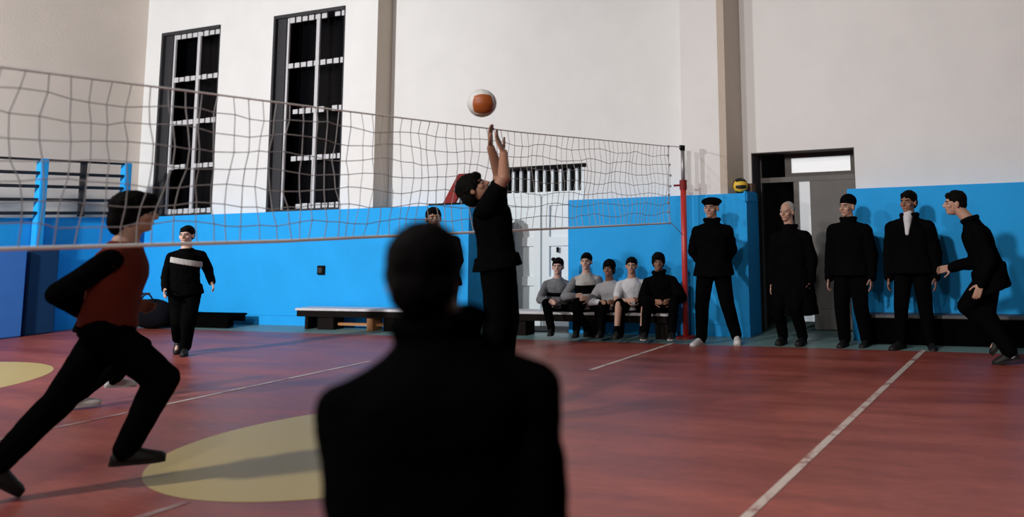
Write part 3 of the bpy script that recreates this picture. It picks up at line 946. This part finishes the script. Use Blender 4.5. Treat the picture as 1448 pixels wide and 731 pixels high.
def pix(g, x, y, d=0.0):
    """(right, away, up) of the photo point x,y in the upright plane through g that faces the camera, d metres behind it"""
    g = V(g); A = V((g.x, g.y, 0)).normalized(); I = V((A.y, -A.x, 0))
    r = ray(x, y); R0 = V((g.x, g.y, 0)).length
    t = (R0 + d) / (r.dot(A)); p = r * t + V((0, 0, HC)) - g
    return (p.dot(I), p.dot(A), p.z)


exec_people = True
# 1 man in beret
def up(g, x, y, d=0.0): return pix(g, x, y, d)


g = V((-4.235, 10.0, 0))
person(g, 1.84, -18, 'man in black jacket and flat cap with white trainers, beside the red post',
       topinf=.036, hem=.12, shoe=SHOEW, sole=SOLE, hat='beret', hairstyle=None, hfac=-22, build=1.02, skin=SKIN,
       feet=(up(g, 1042, 477), up(g, 992, 480, .02)), toes=((.02, -.9, 0), (-.55, -.8, 0)),
       hands=((.12, .20, .92), (-.10, .22, .92)), eh=((.7, .8, -.1), (-.7, .8, -.1)), botinf=.024)
# 2 old man
g = ground(1122, 487)
person(g, 1.74, -22, 'grey haired man in long black coat standing in the open doorway', hairm=HAIRG, hairstyle='grey',
       topinf=.042, hem=.50, build=1.08, skin=SKIN, hfac=-30, head=up(g, 1113, 300), neck=up(g, 1117, 323, .02),
       pelvis=up(g, 1121, 387), botinf=.02)
# 3 beanie
g = ground(1208, 489)
person(g, 1.80, -20, 'man in black knit cap and black jacket left of the light-collared man', hat='beanie', hairstyle=None,
       topinf=.042, hem=.10, build=1.1, skin=SKIN, hfac=-38, botinf=.028,
       feet=(up(g, 1226, 482), up(g, 1195, 482)))
# 4 collar man
g = ground(1296, 493)
person(g, 1.83, -12, 'bareheaded man in black jacket with white scarf at the neck', hairstyle='short', topinf=.044, hem=.09,
       build=1.1, skin=SKIN_D, hfac=-30, shirt_neck=WHT, botinf=.02,
       feet=(up(g, 1317, 487), up(g, 1275, 485)), toes=((.1, -1, 0), (-.6, -.8, 0)))
# 5 runner at the right
g = ground(1420, 514)
person(g, 1.78, -80, 'young man in black leaning into a run at the right edge', hairstyle='short', topinf=.03, hem=.2, skin=SKIN,
       pelvis=up(g, 1400, 384), neck=up(g, 1373, 313), head=up(g, 1350, 288), hfac=-78, build=1.05, botinf=.035,
       feet=(up(g, 1414, 474, .06), up(g, 1430, 500, -.06)), toes=((-.65, -.1, -.75), (-.95, 0, -.28)),
       kh=((-1, 0, .1), (-1, 0, .1)), hands=(up(g, 1387, 402, -.28), up(g, 1345, 378, .12)), eh=((1, 0, .0), (1, 0, -.6)),
       sockm=WHT)
# 6 jumper with raised arms
g = V((-4.20, 5.62, 0))
person(g, 1.70, 75, 'player in black jumping with both arms raised under the ball', hairstyle='full', topinf=.02, hem=.05, skin=SKIN_D,
       pelvis=up(g, 704, 370), neck=up(g, 692, 275), head=up(g, 672, 268, -.02), hfac=75, hpitch=38, voxel=.008, sleeves='short',
       hands=(up(g, 694, 209, .08), up(g, 712, 216, -.10)), hdir=((-.05, 0, 1), (-.45, -.1, 1)), eh=((.5, 1, .2), (.7, -1, .2)),
       feet=(up(g, 712, 548, .08), up(g, 690, 545, -.06)), toes=((.5, 0, -.8), (.6, 0, -.7)), kh=((1, 0, 0), (1, 0, 0)), build=1.02, curl=.2, botinf=.03, ar=1.18)
# 7 player in red
g = V((-5.56, 3.61, 0))
person(g, 1.84, 80, 'player with bushy black hair and rust-red shirt lunging to the right', top=REDC, topinf=.018, hem=0, hairstyle='mop', skin=SKIN,
       pelvis=up(g, 152, 462), neck=up(g, 178, 340), head=up(g, 192, 303), hfac=80, build=1.02, sleeve_mat=BLK, hs=1.04,
       feet=(up(g, -22, 676, .10), up(g, 175, 640, -.06)), toes=((.75, .1, -.62), (1, -.05, -.05)),
       kh=((1, 0, .4), (1, 0, .3)), hands=(up(g, 178, 425, .22), up(g, 114, 440, .12)), eh=((-1, 0, -.3), (-1, 0, -.5)), botinf=.026, shfac=72)
# 8 player behind red
g = ground(128, 575)
person(g, 1.60, 70, 'player in black with white shoes, mostly hidden by the red-shirted player', topinf=.02, hem=.05, hairstyle='short', skin=SKIN,
       pelvis=up(g, 138, 460), neck=up(g, 146, 392), head=up(g, 160, 372), shoe=SHOEW, sole=SOLE,
       feet=(up(g, 160, 538, .25), up(g, 106, 566, -.05)), toes=((.9, .1, -.1), (.9, 0, 0)), kh=((1, 0, 0), (1, 0, 0)),
       hands=(up(g, 170, 440, .1), up(g, 104, 438, 0)), eh=((-1, 0, 0), (-1, 0, .2)))
# 9 boy with chest stripe
g = ground(258, 503)
person(g, 1.62, -6, 'boy in black shirt with a pale chest stripe jogging by the left blue wall', topinf=.016, hem=.08, hairstyle='short', skin=SKIN_L,
       pelvis=up(g, 262, 408), neck=up(g, 264, 350), head=up(g, 264, 333), hfac=-25, extras=(('band', .58, .72, GRYL, .25),),
       feet=(up(g, 262, 493, .0), up(g, 252, 480, .25)), toes=((-.1, -1, -.1), (-.1, -.6, -.8)), kh=((0, -1, .3), (0, -1, .2)),
       hands=(up(g, 300, 400, -.02), up(g, 233, 410, -.1)), eh=((.15, 1, -.2), (-.1, 1, -.2)), botinf=.024)
# 10 boy behind the head of the foreground person
g = V((-7.15, 8.35, 0))
person(g, 1.76, -8, 'boy in black standing before the blue wall, face just above foreground head', topinf=.02, hem=.08, hairstyle='short', skin=SKIN,
       neck=up(g, 618, 330), head=up(g, 613, 309), pelvis=up(g, 625, 398), hfac=12, build=1.05,
       hands=(up(g, 644, 384, -.08), None), eh=((.2, 1, 0), None))
# seated boys
def seated(gx, gy, hx, hy, h, label, kx, fxs, fy, handsp, **k):
    g = V((gx, gy, 0))
    pel = (0, 0, .345 + .075)
    hd = up(g, hx, hy, -.10)
    nk = (hd[0] * .85, -.05, hd[2] - .150)
    person(g, h, k.pop('fac', 0), label, pelvis=pel, neck=nk, head=hd, feet=(up(g, fxs[0], fy, -.42), up(g, fxs[1], fy, -.42)),
           kh=((kx[0], -1, .9), (kx[1], -1, .9)), hands=handsp, eh=((.8, .3, -.6), (-.8, .3, -.6)), hem=.02,
           grp='boys seated on the long bench', **k)


TG = 'seated boys'
seated(-6.78, 10.33, 789, 377, 1.50, 'seated boy in speckled grey sweater, leftmost on the bench', (.1, -.3), (832, 780), 467,
       ((.02, -.34, .50), (-.10, -.34, .50)), top=GRYC, topinf=.014, fac=-8, hfac=-10, hairstyle='short', skin=SKIN_L, extras=(('band', .36, .50, BLK, 0),))
seated(-6.28, 10.33, 829, 370, 1.55, 'seated boy in pale grey top with a wide dark band', (.1, -.1), (850, 815), 469,
       ((.02, -.36, .55), (-.16, -.30, .58)), top=GRYL, topinf=.016, fac=-6, hfac=-14, hairstyle='short', skin=SKIN_L, extras=(('band', .40, .66, BLK, 0),), sleeve_mat=GRYC)
seated(-5.90, 10.33, 861, 380, 1.46, 'seated boy in white shirt bending forward between two friends', (.1, -.1), (878, 850), 470,
       ((.05, -.36, .50), (-.16, -.32, .50)), top=WHT, topinf=.014, fac=-14, hfac=-20, hairstyle='full', skin=SKIN_D)
seated(-5.56, 10.32, 893, 376, 1.52, 'seated boy in white short-sleeved shirt with bare shins', (.3, -.3), (908, 872), 471,
       ((.10, -.34, .53), (-.08, -.36, .53)), top=WHT, topinf=.016, fac=-4, hfac=-6, hairstyle='short', skin=SKIN, sleeves='short', shorts=True)
seated(-5.13, 10.32, 931, 371, 1.58, 'seated boy all in black, nearest to the red post', (.25, -.25), (950, 912), 472,
       ((.12, -.34, .52), (-.10, -.36, .52)), top=BLK, topinf=.03, fac=-6, hfac=0, hairstyle='full', skin=SKIN_D, shoe=SHOEK, sole=SOLE)
# foreground silhouette
g = V((-1.185, 1.36, 0))
person(g, 1.52, 178, 'person in black seen from behind, large dark silhouette close to the viewer', topinf=.021, hem=.10, hairstyle='full', skin=SKIN_D, shdrop=.088, hs=.93,
       neck=up(g, 621, 470), head=up(g, 600, 392), pelvis=up(g, 634, 810), build=1.07, voxel=.010,
       hands=(up(g, 552, 745, .14), up(g, 722, 735, .16)), eh=((-.05, -1, -.1), (.12, -1, -.1)))

# ------------------------------------------------------------------ light
def area(name, loc, tgt, size, power, col, sy=None):
    d = bpy.data.lights.new(name, 'AREA'); d.energy = power; d.color = col; d.shape = 'RECTANGLE'; d.size = size; d.size_y = sy or size
    o = bpy.data.objects.new(name, d); COL.objects.link(o); o.location = loc
    o.rotation_euler = (V(tgt) - V(loc)).to_track_quat('-Z', 'Y').to_euler()
    return o


d = bpy.data.lights.new('flood_lamp', 'SPOT'); d.energy = 12200; d.color = (1, 1, 1); d.spot_size = radians(118); d.spot_blend = 1.0; d.shadow_soft_size = .28
o = bpy.data.objects.new('flood_lamp', d); COL.objects.link(o); o.location = (-13.2, -1.2, 4.6)
o.rotation_euler = (V((-14.6, 10.65, 3.0)) - V(o.location)).to_track_quat('-Z', 'Y').to_euler()
d = bpy.data.lights.new('warm_lamp', 'SPOT'); d.energy = 6100; d.color = (1, .92, .88); d.spot_size = radians(88); d.spot_blend = 1.0; d.shadow_soft_size = .3
o = bpy.data.objects.new('warm_lamp', d); COL.objects.link(o); o.location = (-3.9, -1.2, 5.4)
o.rotation_euler = (V((1.6, 10.65, 2.4)) - V(o.location)).to_track_quat('-Z', 'Y').to_euler()
area('floor_fill', (-8.8, 0.0, 6.3), (-4.6, 4.6, 0), .5, 720, (1, .95, .90))  # added fill without a known source, brightens the near floor and circle
area('net_fill', (-1.6, -1.3, 4.6), (-4.8, 3.4, 1.6), .4, 230, (1, .96, .92))  # added fill without a known source, lifts the near side of the net
w = bpy.data.worlds.new('night'); SC.world = w; w.use_nodes = True
w.node_tree.nodes['Background'].inputs[0].default_value = (.01, .012, .02, 1); w.node_tree.nodes['Background'].inputs[1].default_value = .3
SC.view_settings.view_transform = 'Standard'; SC.view_settings.look = 'None'
SC.view_settings.gamma = 1; SC.view_settings.use_curve_mapping = False
SC.view_settings.exposure = -1.18
